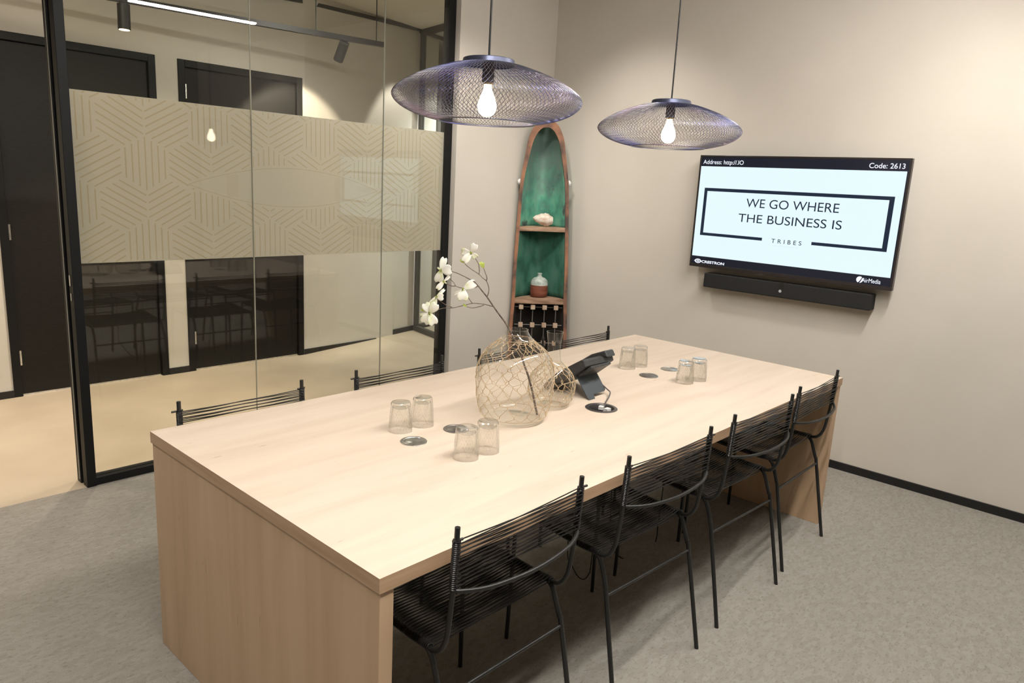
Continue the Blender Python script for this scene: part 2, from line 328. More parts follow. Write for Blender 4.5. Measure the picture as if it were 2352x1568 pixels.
def spline(pts, n=6):
    P = [Vector(p) for p in pts]; out = []
    for i in range(len(P) - 1):
        p0 = P[i - 1] if i > 0 else P[i] * 2 - P[i + 1]; p1 = P[i]; p2 = P[i + 1]; p3 = P[i + 2] if i + 2 < len(P) else P[i + 1] * 2 - P[i]
        for k in range(n):
            t = k / n
            out.append(0.5 * ((2 * p1) + (p2 - p0) * t + (2 * p0 - 5 * p1 + 4 * p2 - p3) * t * t + (3 * p1 - p0 - 3 * p2 + p3) * t ** 3))
    out.append(P[-1]); return out
def interp(tab, x):
    for (x0, y0), (x1, y1) in zip(tab, tab[1:]):
        if x <= x1: return y0 + (y1 - y0) * max(0, (x - x0)) / (x1 - x0)
    return tab[-1][1]

# ------------------------------------------------------------------ the room
XW = 3.585; YG = 2.659; ZC = 3.0
struct(MB().box((-3, -3.2, -.1), (XW, 2.668, 0)).build('floor', M['carpet']), 'grey mottled carpet covering the meeting room floor', 'floor')
struct(MB().box((-3.2, 2.668, -.1), (6.5, 6.5, 0)).build('floor_corridor', M['cfloor']), 'smooth beige floor of the corridor behind the glass', 'floor')
struct(MB().box((-3.2, -3.4, ZC), (6.5, 2.70, ZC + .1)).build('ceiling', M['rceil']), 'taupe ceiling above the meeting room', 'ceiling')
struct(MB().box((-3.2, 2.70, ZC), (6.5, 6.5, ZC + .1)).build('ceiling_corridor', M['ceil']), 'cream ceiling above the corridor', 'ceiling')
struct(MB().box((XW, -3.4, 0), (XW + .12, 2.64, ZC)).build('wall_back', M['wall']), 'beige wall that carries the television', 'wall')
struct(MB().box((2.611, 2.64, 0), (6.5, 2.80, ZC)).build('wall_left', M['wall']), 'short beige wall between the glass and the corner', 'wall')
struct(MB().box((-3.2, -3.4, 0), (XW, -3.2, ZC)).build('wall_right', M['dkwall']), 'charcoal side wall opposite the glass partition', 'wall')
struct(MB().box((-3.2, -3.2, 0), (-3, 6.5, ZC)).build('wall_near', M['dkwall']), 'charcoal wall behind the viewpoint', 'wall')
struct(MB().box((-3, 2.64, 0), (-.80, 2.76, ZC)).build('wall_entrance', M['wall']), 'beige wall left of the open doorway', 'wall')
struct(MB().box((-.80, 2.64, 2.36), (.24, 2.76, ZC)).build('wall_lintel', M['black']), 'black panel above the open doorway', 'wall')
struct(MB().box((XW - .012, -3.2, 0), (XW, 2.64, .046)).build('baseboard_back', M['base']), 'black baseboard along the television wall', 'baseboard')
struct(MB().box((2.611, 2.628, 0), (XW - .012, 2.64, .046)).build('baseboard_left', M['base']), 'black baseboard on the short beige wall', 'baseboard')
# corridor shell
YC = 4.49
cw = MB()
for a, b, z0 in ((-3.2, .38, 0), (1.40, 1.558, 0), (2.572, 2.60, 0)): cw.box((a, YC, z0), (b, YC + .15, ZC))
for a, b in ((.38, 1.40), (1.558, 2.572)): cw.box((a, YC, 2.33), (b, YC + .15, ZC))
cw.prism([(2.60, YC, 0), (3.76, 4.742, 0), (3.76, 4.9, 0), (2.60, 4.64, 0)], (0, 0, ZC))
cw.prism([(3.76, 4.752, 0), (4.40, 4.892, 0), (4.40, 5.05, 0), (3.76, 4.9, 0)], (0, 0, ZC))
cw.prism([(5.25, 5.07, 0), (6.5, 5.34, 0), (6.5, 5.5, 0), (5.25, 5.22, 0)], (0, 0, ZC))
struct(cw.build('wall_corridor', M['cwall']), 'cream corridor wall seen through the glass', 'wall')
struct(MB().box((6.4, 2.8, 0), (6.5, 5.5, ZC)).build('wall_corridor_end', M['cwall']), 'cream wall closing the far end of the corridor', 'wall')
bb = MB()
bb.box((-3, YC - .012, 0), (.38, YC, .048)).box((1.40, YC - .012, 0), (1.558, YC, .048))
bb.prism([(2.575, YC - .012, 0), (3.50, 4.67, 0), (3.50, 4.67, .006), (2.575, YC - .012, .048)], (0.004, .012, 0))
bb.prism([(3.76, 4.738, 0), (4.38, 4.873, 0), (4.38, 4.873, .05), (3.76, 4.738, .05)], (-.003, .014, 0))
struct(bb.build('baseboard_corridor', M['base']), 'black baseboard along the cream corridor wall', 'baseboard')
# trim along the corridor wall top
tb = MB(); tb.tube([(2.2, 4.43, 2.90), (4.08, 4.80, 3.0)], .022, 4); tb.tube([(4.08, 4.80, 2.985), (5.2, 5.03, 2.97)], .022, 4)
struct(tb.build('trim_1', M['greyframe']), 'dark grey trim where corridor wall meets ceiling', 'trim')

def door(n, x0, x1, label, hinges):
    t = thing('door_%d' % n, label, 'door', (x0, YC, 0), kind='structure')
    w_ = x1 - x0
    MB().box((.055, .012, .012), (w_ - .055, .055, 2.275)).build('door_leaf', M['doorblk'], t)
    fr = MB().box((0, -.012, 0), (.05, .08, 2.33)).box((w_ - .05, -.012, 0), (w_, .08, 2.33)).box((.05, -.012, 2.28), (w_ - .05, .08, 2.33))
    fr.build('door_frame', M['black'], t, bevel=.003)
    for z in hinges:
        h = MB(); h.tube([(.054, -.004, z - .05), (.054, -.004, z + .05)], .0085, 8); h.build('hinge', M['steel'], t, smooth=40)
    MB().box((.055, .01, 0), (w_ - .055, .05, .011)).build('threshold', M['steel'], t)
    return t
door(1, .38, 1.40, 'black corridor door nearest the open doorway, edge cut by the black post', (.265, 1.10, 1.96))
door(2, 1.558, 2.572, 'black corridor door seen fully behind the frosted glass', (.265, 2.11))
t = thing('door_3', 'grey door far down the corridor behind the glazed frame', 'door', (4.40, 4.885, 0), math.atan2(.185, .85), kind='structure')
MB().box((0, 0, 0), (.86, .05, 2.35)).build('door_leaf', pbr('grey_door', (.11, .105, .095), .5), t)
MB().box((0, -.012, 0), (.04, 0, 2.4)).box((.82, -.012, 0), (.86, 0, 2.4)).box((.04, -.012, 2.35), (.82, 0, 2.4)).build('door_frame', M['greyframe'], t)
# glazed frame of the far corridor room
t = thing('window_2', 'dark framed glass screen standing far down the corridor', 'window', (4.10, 4.80, 0), math.atan2(-.50, -.10), kind='structure')
Lw = 1.9
MB().box((0, -.02, 0), (.05, .02, ZC)).build('frame_post', M['greyframe'], t)
MB().box((Lw - .05, -.02, 0), (Lw, .02, ZC)).build('frame_post', M['greyframe'], t)
MB().box((.05, -.02, 0), (Lw - .05, .02, .055)).build('frame_rail', M['greyframe'], t)
MB().box((.05, -.02, 2.945), (Lw - .05, .02, ZC)).build('frame_rail', M['greyframe'], t)
MB().box((.05, -.005, .055), (Lw - .05, .005, 2.945)).build('pane', M['pane'], t)

# ------------------------------------------------------------------ glass partition window_1
t = thing('window_1', 'glass partition with a frosted patterned band and black frame', 'window', (0, 0, 0), kind='structure')
post = MB().box((.242, 2.655, 0), (.284, 2.71, ZC)).box((.250, 2.71, 0), (.284, 2.735, ZC)).box((.238, 2.735, 0), (.284, 2.785, ZC))
post.build('frame_post', M['black'], t, bevel=.002)
MB().box((2.553, 2.685, 0), (2.611, 2.74, ZC)).build('frame_post', M['black'], t, bevel=.002)
MB().box((.284, 2.662, 0), (2.553, 2.73, .040)).build('frame_rail', M['black'], t, bevel=.002)
MB().box((.284, 2.662, 2.95), (2.553, 2.73, ZC)).build('frame_rail', M['black'], t)
MB().box((.2365, 2.745, .02), (.238, 2.752, 2.9)).build('brush_strip', M['seal'], t)
MB().box((.239, 2.68, 1.00), (.2425, 2.695, 1.05)).box((.239, 2.68, .93), (.2425, 2.69, .965)).build('strike_plate', M['steel'], t)
GY = 2.690
KK = (GY - CAM.y) / (2.655 - CAM.y)
fx = lambda x: CAM.x + (x - CAM.x) * KK
fz = lambda z: CAM.z + (z - CAM.z) * KK
seams = [fx(1.147), fx(2.0155)]
xs = [.284, seams[0], seams[1], 2.553]
for i in range(3):
    MB().box((xs[i] + (.0013 if i else 0), GY, .04), (xs[i+1] - (.0013 if i < 2 else 0), GY + .010, 2.95)).build('pane', M['pane'], t)
for s_ in seams: MB().box((s_ - .0013, GY, .04), (s_ + .0013, GY + .010, 2.95)).build('glass_joint', M['seal'], t)
FY = GY + .0125
zb0, zb1 = fz(1.105), fz(1.885)
MB().box((.284, FY + .001, zb0), (2.553, FY + .0013, zb1)).build('frosted_band', M['film'], t)
# line pattern of the band: hexagons filled with parallel lines in three directions, a kayak outline in the middle
S = .1317; AX = .2167
KX0, KX1, KZ, KH = .805, 1.982, 1.487, .106
def kay(x):
    u = (x - (KX0 + KX1) / 2) / ((KX1 - KX0) / 2)
    if abs(u) >= 1: return -1
    return KH * (math.cos(PI * u / 2) * .55 + (1 - u * u) * .45) ** .95
pat = MB(); BX0, BX1, BZ0, BZ1 = .29, 2.512, 1.108, 1.882
def strip(mb, p, q, wd, y=FY):
    (x0, z0), (x1, z1) = p, q; L = math.hypot(x1-x0, z1-z0)
    if L < .004: return
    nx, nz = -(z1-z0)/L*wd/2, (x1-x0)/L*wd/2
    c = [(x0+nx, z0+nz), (x1+nx, z1+nz), (x1-nx, z1-nz), (x0-nx, z0-nz)]
    mb.add([(fx(a), y, fz(b)) for a, b in c], [(0, 1, 2, 3)])
hexv = [(AX / 2 * math.cos(a) / math.cos(PI/6), S * math.sin(a)) for a in [PI/6 + PI/3 * k for k in range(6)]]
for q in range(-14, 16):
    for r in range(-5, 6):
        cx = .60 + AX * (q + r / 2); cz = 1.5775 + 1.5 * S * r
        if cx < .1 or cx > 2.75 or cz < .9 or cz > 2.1: continue
        ty = (q - r) % 3; ang = [PI/2, -PI/6, PI/6][ty]
        d = (math.cos(ang), math.sin(ang)); nn = (-d[1], d[0])
        for k in range(-3, 4):
            ox, oz = nn[0] * k * .0305, nn[1] * k * .0305
            t0, t1 = -1., 1.
            for i in range(6):
                a, b2 = hexv[i], hexv[(i+1) % 6]; ex, ez = b2[0]-a[0], b2[1]-a[1]; L = math.hypot(ex, ez)
                inx, inz = -ez / L, ex / L
                dist = (ox-a[0])*inx + (oz-a[1])*inz - .005; den = d[0]*inx + d[1]*inz
                if abs(den) < 1e-9:
                    if dist < 0: t0, t1 = 1, 0
                elif den > 0: t0 = max(t0, -dist/den)
                else: t1 = min(t1, -dist/den)
            if t1 - t0 < .01: continue
            run = None; N = 40
            for i in range(N + 1):
                tt = t0 + (t1 - t0) * i / N; X, Z = cx + ox + d[0]*tt, cz + oz + d[1]*tt
                ok = BX0 < X < BX1 and BZ0 < Z < BZ1 and not (abs(Z - KZ) < kay(X) + .012 if kay(X) > 0 else False)
                if ok and run is None: run = (X, Z)
                if ok: last = (X, Z)
                if run is not None and (not ok or i == N): strip(pat, run, last, .0062); run = None
ks = [KX0 + (KX1 - KX0) * i / 48 for i in range(49)]
for sg in (1, -1):
    P = [(x, KZ + sg * max(0, kay(x))) for x in ks]
    for a, b2 in zip(P, P[1:]): strip(pat, a, b2, .003)
pat.build('line_pattern', M['filmline'], t)
tn = MB()
for x0, x1 in ((1.005, 1.072), (1.672, 1.742)):
    h = min(kay(x0), kay(x1)); tn.add([(fx(x0), FY, fz(KZ-h)), (fx(x1), FY, fz(KZ-h)), (fx(x1), FY, fz(KZ+h)), (fx(x0), FY, fz(KZ+h))], [(0, 1, 2, 3)])
tn.build('kayak_tint', M['filmtint'], t)

# ------------------------------------------------------------------ conference table
TL, TW, TT = 2.7475, 1.188, .0365
tab = thing('conference_table', 'long pale oak conference table with solid slab ends', 'table', (0, 0, 0))
def slab_with_hole(hx, hy, hr):
    mb = MB(); n = 32; h = .11
    sq = []; ci = []
    for k in range(n):
        a = 2 * PI * k / n; c, s_ = math.cos(a), math.sin(a); m_ = max(abs(c), abs(s_))
        ci.append((hx + hr * c, hy + hr * s_)); sq.append((hx + h * c / m_, hy + h * s_ / m_))
    for z, fl in ((.75, False), (.75 - TT, True)):
        vs = [(x, y, z) for x, y in ci + sq] + [(0,0,z),(TL,0,z),(TL,TW,z),(0,TW,z),(hx-h,hy-h,z),(hx+h,hy-h,z),(hx+h,hy+h,z),(hx-h,hy+h,z)]
        fs = [(k, n + k, n + (k+1) % n, (k+1) % n) for k in range(n)]
        B = 2 * n
        fs += [(B, B+1, B+5, B+4), (B+1, B+2, B+6, B+5), (B+2, B+3, B+7, B+6), (B+3, B, B+4, B+7)]
        mb.add(vs, [tuple(reversed(f)) if fl else f for f in fs])
    mb.cur = 1
    mb.add([(0,0,.75),(TL,0,.75),(TL,TW,.75),(0,TW,.75),(0,0,.75-TT),(TL,0,.75-TT),(TL,TW,.75-TT),(0,TW,.75-TT)], [(0,4,5,1),(1,5,6,2),(2,6,7,3),(3,7,4,0)])
    vs = [(x, y, z) for z in (.75, .75 - TT) for x, y in ci]
    mb.add(vs, [(k, (k+1) % n, n + (k+1) % n, n + k) for k in range(n)])
    return mb
GX, GYY = 1.383, .436
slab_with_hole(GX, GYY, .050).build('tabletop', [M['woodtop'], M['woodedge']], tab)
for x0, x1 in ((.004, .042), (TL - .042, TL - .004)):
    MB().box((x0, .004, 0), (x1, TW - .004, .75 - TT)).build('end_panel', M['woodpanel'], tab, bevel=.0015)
covers = [(.586, .597, 'steel', 'brushed steel round cover nearest the camera end'), (.775, .602, 'csteel', 'dark round cover behind the front tumblers'),
          (1.972, .599, 'csteel', 'dark round cover in front of the far tumblers'), (2.165, .604, 'steel', 'brushed steel round cover between the far tumblers')]
for x, y, mk, lb in covers:
    c = MB().lathe([(.0435, 0), (.0435, .002), (.041, .004), (.0335, .004), (.0325, .0028), (.0315, .0035), (.0001, .004)], 40, (0, 0, 0)).build('cable_cover', M[mk], tab, smooth=40)
    c.location = (x, y, .75); c['label'] = lb
g = MB().lathe([(.0625, 0), (.0625, .0015), (.060, .003), (.050, .003), (.048, 0), (.047, -.03)], 40).build('cable_grommet', M['dsteel'], tab, smooth=40); g.location = (GX, GYY, .75)
c = MB().lathe([(.0485, -.001), (.047, -.05), (.0001, -.05)], 32).build('grommet_cup', M['hole'], g, smooth=40)
MB().obox((.012, -.02, -.004), (.012, 0, 0), (0, .009, 0), (0, 0, .006)).obox((.016, .012, -.004), (.010, .004, 0), (-.003, .008, 0), (0, 0, .006)).build('plug', M['white'], g)

# ------------------------------------------------------------------ chairs
def make_chair():
    t = thing('rope_chair', '', 'chair', group='black rope chairs along the table')
    H2 = .2275
    Y0 = -.17                                              # local y = 0 lies .17 inside the table edge
    prof = [(-.033, .820), (-.031, .76), (-.026, .665), (-.014, .55), (-.004, .512), (.012, .488), (.04, .477), (.12, .478), (.22, .484), (.32, .492), (.385, .496)]
    pp = [(y + Y0, z) for y, z in prof]
    for s_ in (-1, 1):
        x = s_ * H2
        MB().tube(spline([(x, y, z) for y, z in pp], 4), .0068, 10).build('side_rail', M['chair'], t, smooth=50)
        lg = spline([(x, .054 + Y0, .474), (x, .038 + Y0, .456), (x, .022 + Y0, .415), (x * 1.01, .010 + Y0, .380), (x * 1.02, .002 + Y0, .350), (x * 1.05, -.066 + Y0, .006), (x * 1.05, -.067 + Y0, 0)], 5)
        MB().tube(lg, .0075, 10).build('leg', M['chair'], t, smooth=50)
        lf = spline([(x, .375 + Y0, .494), (x, .398 + Y0, .488), (x, .405 + Y0, .465), (x * 1.02, .408 + Y0, .30), (x * 1.05, .412 + Y0, 0)], 5)
        MB().tube(lf, .0075, 10).build('leg', M['chair'], t, smooth=50)
        MB().tube([(x - .012, -.032 + Y0, .789), (x + (.024 if s_ > 0 else .016), -.034 + Y0, .787)], .0036, 8).build('peg', M['peg'], t, smooth=50)
    bow = [(-H2, -.026 + Y0, .663), (-H2 * .93, -.042 + Y0, .660), (-H2 * .6, -.068 + Y0, .655), (0, -.080 + Y0, .652), (H2 * .6, -.068 + Y0, .655), (H2 * .93, -.042 + Y0, .660), (H2, -.026 + Y0, .663)]
    MB().tube(spline(bow, 6), .0058, 8).build('back_bow', M['chair'], t, smooth=50)
    MB().tube([(-H2 * 1.02, .003 + Y0, .354), (H2 * 1.02, .003 + Y0, .354)], .0052, 8).build('stretcher', M['chair'], t, smooth=50)
    MB().tube([(-H2, .37 + Y0, .47), (H2, .37 + Y0, .47)], .0052, 8).build('stretcher', M['chair'], t, smooth=50)
    # cords of the backrest
    rr = random.Random(3)
    cb = MB(); n = 11; zt, zl = .781, .672
    yb = lambda z: interp([(.60, -.020), (.665, -.026), (.76, -.031), (.83, -.033)], z) + Y0
    for k in range(n):
        z = zt - (zt - zl) * k / (n - 1)
        for sg in (1, -1):
            za, zb_ = z + rr.uniform(-.001, .001), z + rr.uniform(-.0025, .0025)
            zm = (za + zb_) / 2 - rr.uniform(.0003, .0015)
            cb.tube([(-H2, yb(z) + sg * .0085, za), (-H2 * .5, yb(z) + sg * .004, (za + zm) / 2 - .001), (0, yb(z) - .002, zm), (H2 * .5, yb(z) - sg * .004, (zb_ + zm) / 2 - .001), (H2, yb(z) - sg * .0085, zb_)], .0018, 5)
    for s_ in (-1, 1):
        hp = []
        T_ = 25
        for i in range(T_ * 7 + 1):
            a = 2 * PI * i / 7; z = .789 - (.789 - .664) * i / (T_ * 7)
            hp.append((s_ * H2 + .0088 * math.cos(a), yb(z) + .0088 * math.sin(a), z))
        cb.tube(hp, .0021, 5)
    cb.build('backrest_cords', M['cord'], t, smooth=60)
    # cords of the seat
    cs = MB(); n = 32
    zs = lambda y: interp([(.03, .480), (.12, .478), (.22, .484), (.32, .492), (.385, .496)], y)
    for k in range(n):
        y = .05 + (.385 - .05) * k / (n - 1)
        for sg in (1, -1):
            sag = .007 + rr.uniform(0, .002)
            cs.tube([(-H2, y + Y0, zs(y) + sg * .0085), (-H2 * .5, y + Y0 + .002, zs(y) + sg * .003 - sag * .8), (0, y + Y0 + rr.uniform(-.002, .002), zs(y) - sag), (H2 * .5, y + Y0 + .002, zs(y) - sg * .003 - sag * .8), (H2, y + Y0 + .004, zs(y) - sg * .0085)], .0021, 5)
    for s_ in (-1, 1):
        hp = []; T_ = 60
        for i in range(T_ * 6 + 1):
            a = 2 * PI * i / 6; y = .045 + (.39 - .045) * i / (T_ * 6)
            hp.append((s_ * H2 + .0088 * math.cos(a), y + Y0, zs(y) + .0088 * math.sin(a)))
        cs.tube(hp, .0023, 5)
    cs.build('seat_cords', M['cord'], t, smooth=60)
    return t
chair = make_chair()
CH = [(.415, .168, 0.0, 'black rope chair nearest the camera, at the oak end panel'),
      (1.108, .160, -.045, 'second black rope chair from the camera on the open carpet side'),
      (1.757, .150, -.045, 'third black rope chair from the camera on the open carpet side'),
      (2.345, .172, .02, 'black rope chair farthest along the open carpet side, under the television'),
      (.335, 1.188 - .168 + .0, PI, 'black rope chair on the glass side nearest the black door post'),
      (1.035, 1.188 - .168, PI, 'black rope chair on the glass side behind the front tumblers'),
      (1.722, 1.188 - .168, PI, 'black rope chair on the glass side behind the wicker wrapped vase'),
      (2.292, 1.188 - .168, PI, 'black rope chair on the glass side nearest the boat shelf')]
for i, (x, y, rz, lb) in enumerate(CH):
    c = chair if i == 0 else copy_tree(chair)
    c.location = (x, y, 0); c.rotation_euler = (0, 0, rz); c['label'] = lb

# cables under the table
def cable(pts, r, label, name='power_cable'):
    return tag(MB().tube(spline(pts, 8), r, 6).build(name, M['cable'], smooth=60), label, 'cable')
p = [at(1402, 1215, 1, .47), at(1409, 1262, 1, .47), at(1432, 1283, 1, .46), at(1465, 1288, 1, .45), at(1496, 1266, 1, .45), at(1509, 1230, 1, .45), at(1512, 1200, 1, .45)]
p0 = Vector((p[0].x - .03, .48, .713)); p1 = Vector((p[-1].x + .06, .46, .713))
cable([p0, p0.lerp(p[0], .6)] + p + [p1.lerp(p[-1], .4), p1], .0028, 'black cable loop hanging under the table near the second chair')
p = [at(1304, 1270, 1, .42), at(1311, 1292, 1, .42), at(1325, 1320, 1, .42), at(1340, 1330, 1, .42), at(1352, 1318, 1, .42), at(1358, 1290, 1, .42)]
p0 = Vector((p[0].x, .43, .713)); p1 = Vector((p[-1].x + .05, .43, .713))
cable([p0, p0.lerp(p[0], .6)] + p + [p1.lerp(p[-1], .4), p1], .0022, 'thin black cable loop hanging under the table beside the nearest chair')

# ------------------------------------------------------------------ pendant lamps
def make_pendant():
    t = thing('pendant_lamp', '', 'lamp', group='wire pendant lamps over the table')      # origin at the height of the widest ring
    prof = [(.081, .100), (.100, .098), (.125, .092), (.160, .081), (.212, .062), (.250, .043), (.278, .025), (.294, .010), (.300, -.002), (.297, -.014), (.285, -.028), (.262, -.043), (.228, -.057), (.190, -.067), (.155, -.074)]
    pr_ = spline([(r, 0, z) for r, z in prof], 2); n = len(pr_)
    mb = MB(); NW = 124
    for fam in (1, -1):
        for k in range(NW):
            a0 = 2 * PI * k / NW; pts = []
            for i, q in enumerate(pr_):
                a = a0 + fam * 0.62 * i / (n - 1); pts.append((q.x * math.cos(a), q.x * math.sin(a), q.z))
            mb.tube(pts, .00075, 3, caps=False)
    mb.build('wire_shade', M['wire'], t, smooth=180)
    circ = lambda r, z, N=64: [(r * math.cos(2*PI*k/N), r * math.sin(2*PI*k/N), z) for k in range(N)]
    MB().lathe([(.081, .098), (.083, .101), (.081, .114), (.078, .116), (.0001, .117)], 48).build('top_cap', M['cap'], t, smooth=40)
    MB().tube(circ(.155, -.074), .0022, 6, closed=True).build('rim_ring', M['wire'], t, smooth=180)
    MB().lathe([(.0001, .116), (.019, .112), (.0195, .055), (.019, .046), (.0001, .046)], 24).build('socket', M['socket'], t, smooth=40)
    MB().lathe([(.0150, .047), (.0150, .040), (.0135, .040)], 24).build('socket_ring', M['brass'], t, smooth=40)
    b = [(.0115, .042), (.0125, .030), (.016, .018), (.023, .002), (.0285, -.014), (.030, -.026), (.0275, -.039), (.020, -.050), (.010, -.056), (.0001, -.057)]
    MB().lathe([(q.x, q.z) for q in spline([(r, 0, z) for r, z in b], 3)], 28).build('bulb', M['bulb'], t, smooth=180)
    MB().tube([(0, 0, .116), (.001, 0, .5), (0, 0, ZC - 1.836)], .0034, 8).build('cord', M['cable'], t, smooth=60)
    return t
pend = make_pendant(); pend.location = (.848, .594, 1.836); pend['label'] = 'violet wire mesh pendant lamp hanging nearer the camera, in front of the glass'
p2 = copy_tree(pend); p2.location = (1.938, .594, 1.836); p2['label'] = 'violet wire mesh pendant lamp hanging farther off, by the television'
p2.rotation_euler = (0, 0, .9)

# ------------------------------------------------------------------ track light and linear lamp by the ceiling
TRP = [Vector((-1.0, 4.28, 2.55)), Vector((2.752, 3.646, 2.55))]
tr = thing('track_light', 'black lighting track with cylinder spots hanging in the corridor behind the glass', 'light')
d = (TRP[1] - TRP[0]).normalized(); sd = Vector((-d.y, d.x, 0))
MB().obox((TRP[0] + TRP[1]) / 2, d * ((TRP[1] - TRP[0]).length / 2), sd * .018, Vector((0, 0, .018))).build('track_rail', M['track'], tr)
for f_ in (.1, .5, .86, .985):
    q = TRP[0].lerp(TRP[1], f_); MB().tube([q + Vector((0, 0, .018)), (q.x, q.y, ZC)], .004, 6).build('hanger', M['track'], tr)
def spot_head(q, axis):
    axis = Vector(axis).normalized()
    MB().obox(q + Vector((0, 0, -.03)), d * .02, sd * .012, Vector((0, 0, .02))).build('adapter', M['track'], tr)
    c = q + Vector((0, 0, -.055)); h = MB()
    h.tube([c - axis * .03, c - axis * .028, c + axis * .118, c + axis * .12], [.030, .036, .036, .034], 24); b = h.build('spot_head', M['track'], tr, smooth=40)
    MB().tube([c + axis * .1195, c + axis * .122], .030, 20).build('lens', M['lens'], b, smooth=40)
spot_head(TRP[0].lerp(TRP[1], .535), (-.02, -.02, -1)); spot_head(TRP[0].lerp(TRP[1], .915), (.03, .6, -.8))
def linear(p, q, label):
    p, q = Vector(p), Vector(q); dd = (q - p).normalized(); ss = Vector((-dd.y, dd.x, 0)); t = thing('linear_lamp', label, 'lamp', (p + q) / 2)
    hl = (q - p).length / 2
    MB().obox((0, 0, .035), dd * hl, ss * .022, Vector((0, 0, .018))).build('housing', M['track'], t)
    MB().obox((0, 0, .010), dd * (hl - .005), ss * .018, Vector((0, 0, .007))).build('diffuser', M['strip'], t)
    for f_ in (-.7, .7): MB().tube([Vector((0, 0, .053)) + dd * hl * f_, Vector((0, 0, ZC - p.z)) + dd * hl * f_], .0025, 6).build('hanger', M['steel'], t)
linear((1.775, -.52, 2.92), (2.875, -.40, 2.92), 'white linear lamp under the ceiling whose reflection crosses the glass')
linear((-.85, -.80, 2.92), (.25, -.69, 2.92), 'white linear lamp under the ceiling nearest the camera')
linear((.47, -.66, 2.92), (1.57, -.54, 2.92), 'white linear lamp under the ceiling above the middle of the table')

# ------------------------------------------------------------------ television and soundbar
TX = 3.505
tv = thing('television', 'wall mounted flat television showing a white slide', 'television', (TX, .68, 1.46))
def tvb(name, mat, y0, y1, z0, z1, x0, x1, par=None, bevel=0):
    return MB().box((x0 - TX, y0 - .68, z0 - 1.46), (x1 - TX, y1 - .68, z1 - 1.46)).build(name, mat, par or tv, bevel=bevel)
tvb('back_body', M['tvbody'], .070, 1.290, 1.125, 1.808, TX + .004, TX + .045, bevel=.006)
tvb('wall_mount', M['tvbody'], .48, .88, 1.30, 1.60, TX + .045, XW)
bz = MB(); a = (.053, 1.303, 1.110, 1.820)
for (y0, y1, z0, z1) in ((a[0], a[1], 1.808, a[3]), (a[0], a[1], a[2], 1.131), (a[0], .065, 1.131, 1.808), (1.291, a[1], 1.131, 1.808)): bz.box((-.002, y0 - .68, z0 - 1.46), (.030, y1 - .68, z1 - 1.46))
bz.build('bezel', M['tvbezel'], tv, bevel=.002)
scr = tvb('screen', M['screen'], .065, 1.291, 1.131, 1.808, TX + .001, TX + .006)
X1 = TX + .0004
tvb('screen_bar', M['navy'], .065, 1.291, 1.751, 1.808, X1, X1 + .0006, scr); tvb('screen_bar', M['navy'], .065, 1.291, 1.131, 1.180, X1, X1 + .0006, scr)
tvb('screen_edge', M['navy'], .065, .071, 1.18, 1.751, X1, X1 + .0006, scr)
X2 = TX + .0002
fr = MB()
for (y0, y1, z0, z1) in ((.111, 1.250, 1.597, 1.617), (1.229, 1.250, 1.316, 1.597), (.111, .137, 1.318, 1.597), (.828, 1.229, 1.316, 1.334), (.137, .525, 1.318, 1.336)): fr.box((X2 - TX, y0 - .68, z0 - 1.46), (X2 + .0004 - TX, y1 - .68, z1 - 1.46))
fr.build('slide_frame', M['ink'], scr)
def lettering(body, name, mat, yl, yr, z0, z1, x, par, tx=TX, org=(TX, .68, 1.46), bold=0.0, track=1.0, face='-x', obj=True):
    """flat text fitted into the box yl..yr (as read), z0..z1 on a plane facing -x"""
    cu = bpy.data.curves.new(name, 'FONT'); cu.body = body; cu.size = 1; cu.offset = bold; cu.space_character = track; cu.extrude = .0
    to = bpy.data.objects.new(name, cu); COL.objects.link(to)
    dg = bpy.context.evaluated_depsgraph_get(); me = bpy.data.meshes.new_from_object(to.evaluated_get(dg)); bpy.data.objects.remove(to, do_unlink=True)
    xs_ = [v.co.x for v in me.vertices]; ys_ = [v.co.y for v in me.vertices]
    sx = (yl - yr) / (max(xs_) - min(xs_)); sy = (z1 - z0) / (max(ys_) - min(ys_)); mx_, my_ = min(xs_), min(ys_)
    for v in me.vertices:
        a, b = v.co.x, v.co.y; v.co = (x - org[0], yl - (a - mx_) * sx - org[1], z0 + (b - my_) * sy - org[2])
    me.materials.clear(); me.materials.append(mat)
    o = bpy.data.objects.new(name, me); COL.objects.link(o); o.parent = par
    return o
X3 = TX - .0002
lettering('WE GO WHERE', 'lettering', M['ink'], .957, .395, 1.511, 1.564, X3, scr)
lettering('THE BUSINESS IS', 'lettering', M['ink'], .997, .368, 1.419, 1.470, X3, scr)
lettering('TRIBES', 'lettering', M['ink'], .767, .583, 1.309, 1.334, X3, scr, bold=.006, track=1.7)
lettering('INSPIRING OFFICES, TRIBES', 'fine_print', M['paleink'], .757, .599, 1.291, 1.297, X3, scr) if False else None
MB().add([(X3 - TX, y - .68, z - 1.46) for y0 in [.757 - .0125 * k for k in range(13)] for y, z in ((y0, 1.291), (y0 - .008, 1.291), (y0 - .008, 1.296), (y0, 1.296))], [tuple(4 * k + i for i in range(4)) for k in range(13)]).build('fine_print', M['paleink'], scr)
lettering('Address: http://.IO', 'lettering', M['wht'], 1.278, 1.004, 1.757, 1.791, X3, scr, bold=.004)
lettering('Code: 2613', 'lettering', M['wht'], .268, .084, 1.764, 1.792, X3, scr, bold=.006)
lettering('CRESTRON', 'lettering', M['wht'], 1.218, 1.058, 1.138, 1.155, X3, scr, bold=.03)
lettering('AirMedia', 'lettering', M['wht'], .216, .116, 1.140, 1.164, X3 - .0003, scr)
